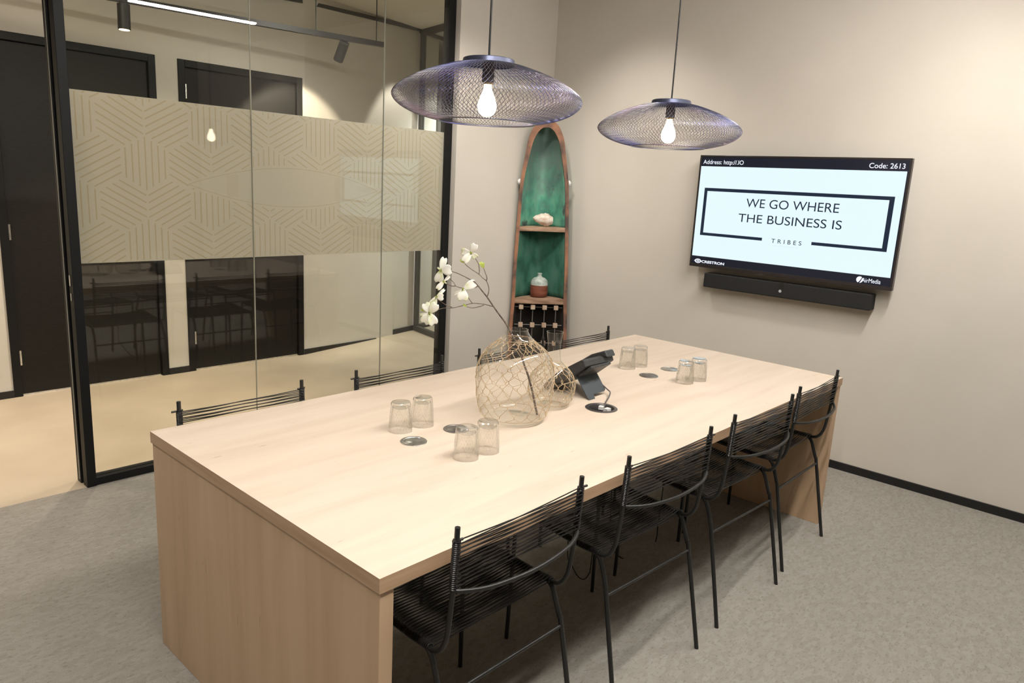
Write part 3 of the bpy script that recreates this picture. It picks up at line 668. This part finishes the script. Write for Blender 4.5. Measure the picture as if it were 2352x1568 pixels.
def ring(cy, cz, ry, rz, wd, n=28, a0=0, a1=2*PI):
    mb = MB(); vs = []
    for k in range(n + 1):
        a = a0 + (a1 - a0) * k / n
        for s_ in (1, 1 - wd): vs.append((X3 - TX, cy - math.cos(a) * ry * s_ - .68, cz + math.sin(a) * rz * s_ - 1.46))
    return mb.add(vs, [(2*k, 2*k+1, 2*k+3, 2*k+2) for k in range(n)])
rg = ring(1.244, 1.148, .023, .014, .35); r2 = ring(1.244, 1.148, .010, .0065, .6); rg.add(r2.v, r2.f)
r2 = ring(1.244, 1.148, .027, .007, .3, 12, -.5, .5); rg.add(r2.v, r2.f); r2 = ring(1.244, 1.148, .027, .007, .3, 12, PI - .5, PI + .5); rg.add(r2.v, r2.f); rg.build('swirl_emblem', M['wht'], scr)
rg = ring(.228, 1.152, .0185, .0180, .999, 32); de = rg.build('disc_emblem', M['wht'], scr)
MB().add([(X3 - TX - .0002, y - .68, z - 1.46) for y, z in ((.237, 1.1325), (.229, 1.131), (.219, 1.148), (.2135, 1.166), (.216, 1.169), (.224, 1.150))], [(0, 1, 2, 3, 4, 5)]).build('emblem_slash', M['navy'], de)
# a small maker mark under the screen
MB().add([(-.003, y - .68, z - 1.46) for y, z in ((.815, 1.119), (.806, 1.112), (.800, 1.119), (.797, 1.119), (.805, 1.109), (.812, 1.112))], [(0, 1, 2, 3, 4, 5)]).build('maker_mark', M['dsteel'], tv)
sb = thing('soundbar', 'black cloth soundbar mounted under the television', 'speaker', (3.505, .67, 1.03))
MB().box((0, -.52, -.046), (.078, .52, .046)).build('cabinet', M['fabric'], sb, bevel=.006)
MB().box((-.0025, -.012, -.004), (.002, .008, .05)).build('badge_strip', M['tvbody'], sb)
MB().tube([(-.003, .003, -.005), (.003, .003, -.005)], .009, 16).build('status_light', M['led'], sb, smooth=40)

# ------------------------------------------------------------------ boat shelf in the corner
UN = Vector((1, -1, 0)) / math.sqrt(2); VN = Vector((1, 1, 0)) / math.sqrt(2)
BD, BU = 4.120, .646
BO = VN * BD + UN * BU
boat = thing('boat_shelf', 'upright wooden boat bow turned into a shelf, teal painted inside', 'shelf', BO, -PI / 4); boat.rotation_euler = (0, -.016, -PI / 4)   # local x along the width, y back into the corner
wtab = [(0, .228), (.5, .222), (.72, .211), (.97, .207), (1.25, .195), (1.43, .188), (1.585, .179), (1.69, .165), (1.79, .149), (1.9, .131), (1.965, .107), (2.0, .086), (2.024, .062), (2.038, .034), (2.043, .004)]
_wt = [(p.x, p.y) for p in spline([(z, w_, 0) for z, w_ in wtab], 5)]
bw = lambda z: interp(_wt, z)
HD = .20
def hull_pts(z, n=14, inset=0.0, dscale=1.0):
    w_ = max(.002, bw(z) - inset); dz = HD * dscale * min(1, (bw(z) / .15) ** .8)
    return [(-w_ + 2 * w_ * k / n, max(0, dz * (1 - abs(-1 + 2 * k / n) ** 1.5)), z) for k in range(n + 1)]
def hull(z0, z1, mat, name, nz, inset=0.0):
    mb = MB(); rows = [hull_pts(z0 + (z1 - z0) * i / nz, inset=inset) for i in range(nz + 1)]; n = len(rows[0])
    mb.add([p for r in rows for p in r], [(i*n+k, i*n+k+1, (i+1)*n+k+1, (i+1)*n+k) for i in range(nz) for k in range(n-1)])
    o = mb.build(name, mat, boat, smooth=60); s_ = o.modifiers.new('thickness', 'SOLIDIFY'); s_.thickness = .012; s_.offset = -1 if True else 1
    return o
hull(1.255, 2.03, M['teal'], 'hull_bow', 20, .014); hull(.71, 1.255, M['tealdark'], 'hull_middle', 8, .014); hull(0, .71, M['darkwood'], 'hull_base', 6, .014)
# rim frame around the opening
out = [(-w_, z) for z, w_ in _wt if z < 2.0425]
top = out[-1]
arc = [(top[0] * math.cos(PI * k / 6), top[1] + (2.046 - top[1]) * math.sin(PI * k / 6)) for k in range(1, 6)]
out = out + arc + [(-x, z) for x, z in reversed(out)]
def resample(P, n):
    L = [0]
    for a, b in zip(P, P[1:]): L.append(L[-1] + math.hypot(b[0]-a[0], b[1]-a[1]))
    res = []
    for k in range(n):
        s_ = L[-1] * k / (n - 1); i = max(j for j in range(len(L)) if L[j] <= s_ + 1e-9); i = min(i, len(P) - 2)
        f_ = (s_ - L[i]) / max(1e-9, L[i+1] - L[i]); res.append((P[i][0] + (P[i+1][0]-P[i][0]) * f_, P[i][1] + (P[i+1][1]-P[i][1]) * f_))
    return res
N = 160; A_ = resample(out, N); B_ = []
for k in range(N):
    a, b = A_[max(0, k-2)], A_[min(N-1, k+2)]; tx, tz = b[0]-a[0], b[1]-a[1]; L = math.hypot(tx, tz)
    z = A_[k][1]; tw = .025 + .028 * max(0, (z - 1.55) / .49) ** 2.2
    B_.append((A_[k][0] + tz / L * tw, A_[k][1] - tx / L * tw))
vs = [(x, y, z) for y in (-.014, .016) for (x, z) in A_ + B_]
fs = []
for k in range(N - 1):
    fs += [(k, N+k, N+k+1, k+1), (2*N+k+1, 3*N+k+1, 3*N+k, 2*N+k), (k, k+1, 2*N+k+1, 2*N+k), (N+k+1, N+k, 3*N+k, 3*N+k+1)]
MB().add(vs, fs).build('rim', M['oldwood'], boat)
for z0, nm in ((1.239, 'shelf'), (.692, 'shelf')):
    th = .034 if z0 > 1 else .043
    P = [(x, y * .93, z0) for x, y, _ in hull_pts(z0, inset=.022)]
    P = [(P[0][0], -.010, z0)] + P[1:-1] + [(P[-1][0], -.010, z0)]
    MB().prism(P, (0, 0, th)).build(nm, M['shelfwood'], boat, bevel=.002)
for zz in (1.598,):
    for s_ in (-1, 1): MB().tube([(s_ * .176, .004, zz), (s_ * .186, .006, zz), (s_ * .194, .008, zz)], [.020, .021, .014], 14).build('wall_buffer', M['white'], boat, smooth=50)
# bottle rack in the lower part: wooden blocks on metal strips
rz = [.664, .526, .385, .245]
bxs = [-.135, -.045, .045, .132]
for z in rz: MB().tube([(-.182, .012, z), (.182, .012, z)], .0035, 6).build('rack_rail', M['rackmetal'], boat)
for x in bxs: MB().box((x - .004, .010, .1), (x + .004, .013, .70)).build('rack_strip', M['rackmetal'], boat)
for i, z in enumerate(rz):
    for x in bxs: MB().obox((x, .008, z), (.017, 0, 0), (0, .016, 0), (0, 0, .017)).build('rack_block', M['cube'], boat, bevel=.003)
def on_boat(u, v, z): return BO + UN * (u - .016 * z) + VN * v + Vector((0, 0, z))
# shell on the upper shelf: a spiral lump with ribs
sh = MB(); nu, nv = 26, 14; vs = []
for i in range(nu + 1):
    t_ = i / nu; r = .052 * math.sin(PI * min(1, .06 + .94 * t_) ** .75) ** .8 + .001
    for k in range(nv):
        a = 2 * PI * k / nv; rb = r * (1 + .05 * math.sin(a * 9) * math.sin(t_ * PI)) * (1 + .05 * math.cos(t_ * 30))
        vs.append((-(-.085 + .15 * t_ + .006 * math.sin(9 * t_)) - .02, rb * math.cos(a) * .8, .040 + rb * math.sin(a) * .95 - .012 * (1 - t_)))
sh.add(vs, [(i*nv+k, i*nv+(k+1) % nv, (i+1)*nv+(k+1) % nv, (i+1)*nv+k) for i in range(nu) for k in range(nv)])
mz = min(v[2] for v in sh.v); sh.v = [(v[0], v[1], v[2] - mz) for v in sh.v]
s_ = sh.build('sea_shell', M['shell'], smooth=70); s_.location = on_boat(.015, .055, 1.274); s_.rotation_euler = (0, 0, -PI / 4)
tag(s_, 'pale ridged sea shell lying on the upper boat shelf', 'shell')
bt = thing('stoneware_bottle', 'squat stoneware bottle, grey glaze over red clay, on the lower boat shelf', 'bottle', on_boat(.000, .078, .7355))
MB().lathe([(.0001, 0), (.054, 0), (.063, .006), (.068, .03), (.069, .06), (.067, .092)], 36).build('clay_body', M['clay'], bt, smooth=50)
MB().lathe([(.067, .092), (.0665, .112), (.060, .130), (.043, .146), (.022, .154), (.0165, .158), (.0155, .173), (.019, .180), (.0175, .182), (.012, .179), (.012, .14)], 36).build('glazed_top', M['glaze'], bt, smooth=50)

# ------------------------------------------------------------------ vase, carafe, tumblers
def raffia_net(prof_fn, zs_, ncol, t, rr, rad, name='raffia_net', loops=8):
    mb = MB(); nodes = {}
    for j, z in enumerate(zs_):
        for i in range(ncol):
            a = 2 * PI * (i + (j % 2) * .5) / ncol + rr.uniform(-.36, .36) / ncol * PI
            zz = z + (rr.uniform(-.009, .009) if 0 < j < len(zs_) - 1 else 0); r = prof_fn(zz) + rad * 1.2
            nodes[i, j] = (a, zz)
    dz = .0032
    P = lambda a, z: ((prof_fn(z) + rad * 1.2) * math.cos(a), (prof_fn(z) + rad * 1.2) * math.sin(a), z)
    def edge(n0, n1):
        a0, z0 = nodes[n0]; a1, z1 = nodes[n1]; z0 -= dz; z1 += dz
        while a1 - a0 > PI: a1 -= 2 * PI
        while a1 - a0 < -PI: a1 += 2 * PI
        b = rr.uniform(-.014, .014)
        mb.tube([P(a0 + (a1 - a0) * f_ + b * math.sin(PI * f_), z0 + (z1 - z0) * f_ - .0008 * math.sin(PI * f_)) for f_ in (0, .25, .5, .75, 1)], rad, 4)
    for j in range(len(zs_) - 1):
        for i in range(ncol):
            if rr.random() < .96: edge((i, j), (i if j % 2 == 0 else (i + 1) % ncol, j + 1))
            if rr.random() < .96: edge((i, j), ((i - 1) % ncol if j % 2 == 0 else i, j + 1))
    for (i, j), (a, z) in nodes.items():
        if 0 < j < len(zs_) - 1: mb.tube([P(a, z + dz), P(a, z - dz)], rad * 1.5, 4)
        if rr.random() < .3: mb.ball(P(a, z), rad * 2.2, 5, 4)
    for _ in range(loops):
        a, z = rr.choice(list(nodes.values())); mb.tube([P(a + .035 * math.cos(x), min(zs_[0], max(zs_[-1], z + .006 + .006 * math.sin(x)))) for x in [k * PI / 4 for k in range(8)]], rad * .8, 4, closed=True)
    for z in (zs_[0], zs_[-1]): mb.tube([P(2 * PI * k / 40, z) for k in range(40)], rad, 5, closed=True)
    mb.build(name, M['raffia'], t, smooth=180)
VC = (1.02, .565)
va = thing('glass_vase', 'large clear glass vase in a tan knotted raffia net', 'vase', (VC[0], VC[1], .75))
vp = [(.0001, .012), (.05, .008), (.090, .002), (.103, .004), (.115, .014), (.126, .042), (.135, .085), (.139, .13), (.140, .165), (.136, .195), (.122, .232), (.100, .258), (.074, .278), (.057, .293), (.045, .308), (.038, .320), (.0365, .327)]
vpp = [(p.x, p.z) for p in spline([(r, 0, z) for r, z in vp], 3)]
vout = [q for q in vpp if q[0] > .11 or q[1] > .2]
vfn = lambda z: interp(sorted([(q[1], q[0]) for q in vpp if q[0] >= .118 or q[1] > .1]), z)
o = MB().lathe(vpp, 56).build('glass_body', M['vase'], va, smooth=180)
MB().tube([(.0365 * math.cos(2*PI*k/40), .0365 * math.sin(2*PI*k/40), .327) for k in range(40)], .0016, 6, closed=True).build('rim', M['vase'], va, smooth=180)
raffia_net(vfn, [.292, .276, .258, .238, .216, .192, .168, .143, .118, .093, .068, .044, .020], 17, va, random.Random(5), .00085, loops=14)
CC = (1.255, .585)
ca = thing('glass_carafe', 'small clear glass carafe with flared neck in a raffia net, behind the large vase', 'carafe', (CC[0], CC[1], .75))
cp = [(.0001, .008), (.035, .006), (.055, .003), (.068, .010), (.082, .032), (.090, .062), (.0905, .085), (.084, .112), (.068, .138), (.046, .160), (.031, .176), (.026, .195), (.0245, .225), (.0255, .250), (.029, .270), (.031, .288)]
cpp = [(p.x, p.z) for p in spline([(r, 0, z) for r, z in cp], 3)]
MB().lathe(cpp, 48).build('glass_body', M['vase'], ca, smooth=180)
MB().tube([(.031 * math.cos(2*PI*k/36), .031 * math.sin(2*PI*k/36), .288) for k in range(36)], .0014, 6, closed=True).build('rim', M['vase'], ca, smooth=180)
cfn = lambda z: interp(sorted([(q[1], q[0]) for q in cpp if q[0] >= .066 or q[1] > .1]), z)
raffia_net(cfn, [.166, .153, .137, .117, .096, .074, .052, .032, .014], 14, ca, random.Random(9), .00085, loops=6)

def make_tumbler():
    """pressed glass stood upside down: thick base on top, cut pattern on the wall"""
    t = thing('tumbler', '', 'glass', group='upturned pressed glass tumblers')
    nv, na = 44, 144; mb = MB()
    ro = lambda z: .0405 + (.0335 - .0405) * z / .1 - (0.004 * max(0, (z - .09) / .01) ** 2)
    def cut(a, z):
        if z < .014 or z > .086: return 0
        u = a / (2 * PI) * 6; v = (z - .014) / .072
        g = lambda d_, w_: max(0, 1 - abs(d_) / w_)
        fr = lambda t_: (t_ % 1) - .5
        c = g(fr(u + v * 1.0), .09) + g(fr(u - v * 1.0), .09)
        star = ((u % 1) - .5) ** 2 * .8 + (v - .5) ** 2
        if star < .11: c += g(fr(u * 4 + v * 3), .22) + g(fr(u * 4 - v * 3), .22)
        if v < .22: c += g(fr(u * 5), .25)
        return -.0016 * min(1.3, c)
    rows = []
    for i in range(nv + 1):
        z = .1 * i / nv; rows.append([((ro(z) + cut(2*PI*k/na, z)), 2*PI*k/na, z) for k in range(na)])
    rows.append([(.022, 2*PI*k/na, .0985) for k in range(na)]); rows.append([(.0004, 2*PI*k/na, .0975) for k in range(na)])
    n1 = len(rows)
    inner = [(.0004, .078), (.024, .079), (.0285, .083), (.0300, .076), (.0330, .05), (.0365, .02), (.0385, .0015), (.0395, 0)]
    rows = [[(r, 2*PI*k/na, z) for k in range(na)] for r, z in inner] + rows[:]
    vs = [(r * math.cos(a), r * math.sin(a), z) for row in rows for r, a, z in row]
    fs = [(i*na+k, i*na+(k+1) % na, (i+1)*na+(k+1) % na, (i+1)*na+k) for i in range(len(rows) - 1) for k in range(na)]
    mb.add(vs, fs); mb.build('glass_wall', M['tumbler'], t, smooth=35)
    return t
tm = make_tumbler()
TM = [(.622, .710, .2, 'left tumbler of the front pair standing nearer the glass partition'),
      (.716, .709, .9, 'right tumbler of the front pair standing nearer the glass partition'),
      (.621, .391, .5, 'upturned tumbler closest to the camera, in front of the large vase'),
      (.711, .390, 1.4, 'upturned tumbler between the closest one and the large vase'),
      (2.012, .746, .7, 'upturned tumbler just right of the desk phone handset'),
      (2.100, .735, .1, 'upturned tumbler of the far group farthest toward the boat corner'),
      (2.008, .435, 1.1, 'upturned tumbler of the far pair under the television, left one'),
      (2.101, .422, .3, 'upturned tumbler of the far pair under the television, right one')]
for i, (x, y, rz_, lb) in enumerate(TM):
    c = tm if i == 0 else copy_tree(tm); c.location = (x, y, .75); c.rotation_euler = (0, 0, rz_); c['label'] = lb

# ------------------------------------------------------------------ flowering branch in the vase
VPL = Vector((.74, .673, 0)).normalized()
def onv(px, py, dep=0.0):
    d = RX * ((px - 1176) / FPX) - RY * ((py - 784) / FPX) - RZ
    return CAM + d * (((Vector((VC[0], VC[1], 1)) - CAM).dot(VPL) + dep) / d.dot(VPL))
z5 = lambda a, b, dep=0.0: onv(960 + a / 7.127, 540 + b / 7.127, dep)
br = thing('dogwood_branch', 'brown twig with white dogwood flowers leaning out of the vase', 'flower', onv(1236, 962))
OB = br.location.copy()
def bpart(mb, name, mat, par=None, smooth=60): 
    mb.v = [tuple(Vector(v) - OB) for v in mb.v]; return mb.build(name, mat, par or br, smooth=smooth)
stem = MB()
main = [onv(1234, 952), onv(1229, 930), onv(1222, 895), onv(1213, 862), onv(1205, 840), onv(1192, 800), onv(1180, 776), onv(1170, 757)]
main += [z5(*p) for p in ((1430, 1430), (1340, 1310), (1240, 1170), (1130, 1010), (1050, 910), (980, 820), (920, 760), (870, 735), (760, 675), (640, 620), (545, 590))]
mp_ = spline(main, 4); stem.tube(mp_, [.0042 - .0028 * i / len(mp_) for i in range(len(mp_))], 7)
for L in (((1240, 1170), (1090, 1130), (1000, 1120), (890, 1115), (760, 1145), (620, 1180), (540, 1190), (440, 1190), (340, 1215), (250, 1262)),
          ((560, 1180), (450, 1135), (380, 1090), (320, 1050)), ((890, 1115), (850, 1060), (790, 960)), ((1080, 1145), (980, 1175), (880, 1190), (800, 1170)),
          ((1130, 1010), (1150, 960), (1160, 900), (1155, 840), (1120, 750), (1060, 700), (1000, 640), (880, 560), (800, 500), (760, 455)),
          ((1000, 640), (1005, 570), (990, 470), (940, 380), (885, 310)), ((1120, 750), (1130, 700), (1100, 610), (1075, 540)),
          ((980, 835), (920, 860), (850, 880), (780, 870), (700, 860), (620, 830), (590, 780), (510, 700)), ((620, 830), (550, 830), (450, 785))):
    q = spline([z5(*p) for p in L], 4); stem.tube(q, [.0017 - .0006 * i / len(q) for i in range(len(q))], 5)
bpart(stem, 'branch', M['twig'])
def petal(mb, c, tip, wide, nrm, bulge=.12, notch=.10):
    ax = tip - c; L = ax.length; ax.normalize(); sd_ = nrm.cross(ax).normalized(); nr = ax.cross(sd_)
    if nr.dot(-VPL) < 0: nr = -nr
    nu_, nv_ = 9, 6; vs = []
    for i in range(nu_ + 1):
        u = i / nu_; wd = wide * L * (.16 + 1.0 * math.sin(PI * min(1, u * .86 + .02)) ** .8 * (.55 + .5 * u)) * (1 if u < .97 else .8) * .5
        for k in range(nv_ + 1):
            v = -1 + 2 * k / nv_; ln = u * (1 - (notch * (1 - abs(v)) if i == nu_ else 0))
            vs.append(c + ax * L * ln + sd_ * wd * v + nr * (L * bulge * (math.sin(PI * u * .8) + .45 * abs(v) * u - .35 * u * u)))
    k0 = nv_ + 1
    mb.add(vs, [(i*k0+k, i*k0+k+1, (i+1)*k0+k+1, (i+1)*k0+k) for i in range(nu_) for k in range(nv_)])
FL = [((870, 290), [((705, 265), .70), ((945, 135), .72), ((968, 372), .72), ((738, 445), .62)]),
      ((372, 575), [((440, 360), .52), ((556, 560), .95), ((335, 775), .72), ((318, 520), .35)]),
      ((425, 755), [((520, 665), .42), ((310, 890), .50), ((470, 790), .3)]),
      ((742, 882), [((945, 765), .62), ((728, 1078), .95), ((580, 970), .22)]),
      ((300, 1005), [((440, 880), .30), ((425, 1010), .95), ((215, 1185), .62)]),
      ((190, 1275), [((115, 1105), .78), ((310, 1110), .72), ((95, 1440), .78), ((275, 1470), .80), ((30, 1300), .25)])]
for i, (c, tips) in enumerate(FL):
    dep = -.006 - .004 * (i % 3); cc = z5(c[0], c[1], dep)
    fl = MB()
    for j, (tp, wd) in enumerate(tips): petal(fl, cc, z5(tp[0], tp[1], dep + (-.006 if j % 2 else .010)), wd, VPL)
    fo = bpart(fl, 'blossom', M['petal'], smooth=180)
    s2 = fo.modifiers.new('thickness', 'SOLIDIFY'); s2.thickness = .0006
    pm = MB(); rr = random.Random(i)
    for _ in range(14):
        pm.ball(cc + Vector((rr.uniform(-.0035, .0035), rr.uniform(-.0035, .0035), rr.uniform(-.0045, .0045))) - VPL * .005, .0016, 6, 4)
    bpart(pm, 'flower_centre', M['pollen'], fo)
for (a, b) in (((760, 455), (690, 400)), ((760, 455), (775, 425)), ((1075, 540), (1060, 440)), ((1075, 540), (1015, 435)), ((800, 1170), (735, 1125)), ((100, 1250), (50, 1205)), ((460, 785), (430, 740)), ((525, 715), (510, 690))):
    lf = MB(); petal(lf, z5(*a), z5(*b), .45, VPL); lo = bpart(lf, 'leaf_bud', M['bud'], smooth=180); lo.modifiers.new('thickness', 'SOLIDIFY').thickness = .0006

# ------------------------------------------------------------------ desk phone
ph = thing('desk_phone', 'dark grey desk phone on its stand, seen from behind, beside the cable grommet', 'phone', (1.50, .62, .75))
def pl(x, s_, h):
    """point on the phone: x across, s_ along the sloping body from its front edge, h above the body's underside"""
    sl = math.radians(31); y = .745 - s_ * math.cos(sl) - h * -math.sin(sl) * 0 ; 
    return Vector((x - 1.50, .745 - s_ * math.cos(sl) + h * math.sin(sl) - .62, .7525 + s_ * math.sin(sl) + h * math.cos(sl) - .75))
XA, XB = 1.405, 1.60
def pbody(outl, x0, x1): return MB().prism([pl(x0, s_, h) for s_, h in outl], (x1 - x0, 0, 0))
pbody([(0, 0), (0, .014), (.03, .026), (.10, .040), (.235, .044), (.245, .036), (.242, .012), (.19, .004), (.16, -.004), (.05, 0)], XA, XB).build('body', M['phone'], ph, bevel=.003)
pbody([(.165, -.012), (.165, .002), (.245, .010), (.245, .0)], XA + .03, XB - .03).build('rear_cover', M['phone'], ph, bevel=.002)
pbody([(.06, .03), (.06, .045), (.11, .060), (.19, .066), (.262, .056), (.264, .026), (.225, .040), (.11, .038)], XB - .064, XB - .004).build('handset', M['phone'], ph, bevel=.006)
st0, st1 = pl(1.43, .165, .006), pl(1.555, .165, .006)
stand = MB()
f0 = Vector((1.427 - 1.5, .527 - .62, 0)); f1 = Vector((1.558 - 1.5, .527 - .62, 0)); th = Vector((0, .010, .004))
w1 = f1 - f0; up0 = st0 - f0
cuts = [(0, 0), (.32, 0), (.34, .16), (.90, .16), (1.0, .22), (1.0, 1), (0, 1)]
stand.prism([f0 + w1 * a + up0 * b_ for a, b_ in cuts], th); so = stand.build('stand', M['phone2'], ph, bevel=.002)
def free_text(body, name, mat, o, ux, uy, wdt, hgt, par):
    cu = bpy.data.curves.new(name, 'FONT'); cu.body = body; to = bpy.data.objects.new(name, cu); COL.objects.link(to)
    me = bpy.data.meshes.new_from_object(to.evaluated_get(bpy.context.evaluated_depsgraph_get())); bpy.data.objects.remove(to, do_unlink=True)
    xs_ = [v.co.x for v in me.vertices]; ys_ = [v.co.y for v in me.vertices]
    for v in me.vertices:
        a = (v.co.x - min(xs_)) / (max(xs_) - min(xs_)); b_ = (v.co.y - min(ys_)) / (max(ys_) - min(ys_))
        v.co = o + ux * a * wdt + uy * b_ * hgt
    me.materials.clear(); me.materials.append(mat); oo = bpy.data.objects.new(name, me); COL.objects.link(oo); oo.parent = par
ua = up0.normalized()
free_text('Yealink', 'lettering', M['phonetxt'], f0 + w1 * .36 + up0 * .58 - th.normalized() * .0008, Vector((1, 0, 0)), ua, .042, .011, so)
pc = [pl(1.548, .14, 0) + ph.location, Vector((1.558, .535, .772)), Vector((1.545, .512, .768)), Vector((1.49, .478, .766)), Vector((1.43, .452, .757)), Vector((GX + .02, GYY + .005, .735)), Vector((GX + .015, GYY, .712))]
tag(MB().tube(spline(pc, 6), .0026, 6).build('phone_cable', pbr('grey_cable', (.10, .085, .085), .4), smooth=60), 'grey cable from the desk phone into the table grommet', 'cable')
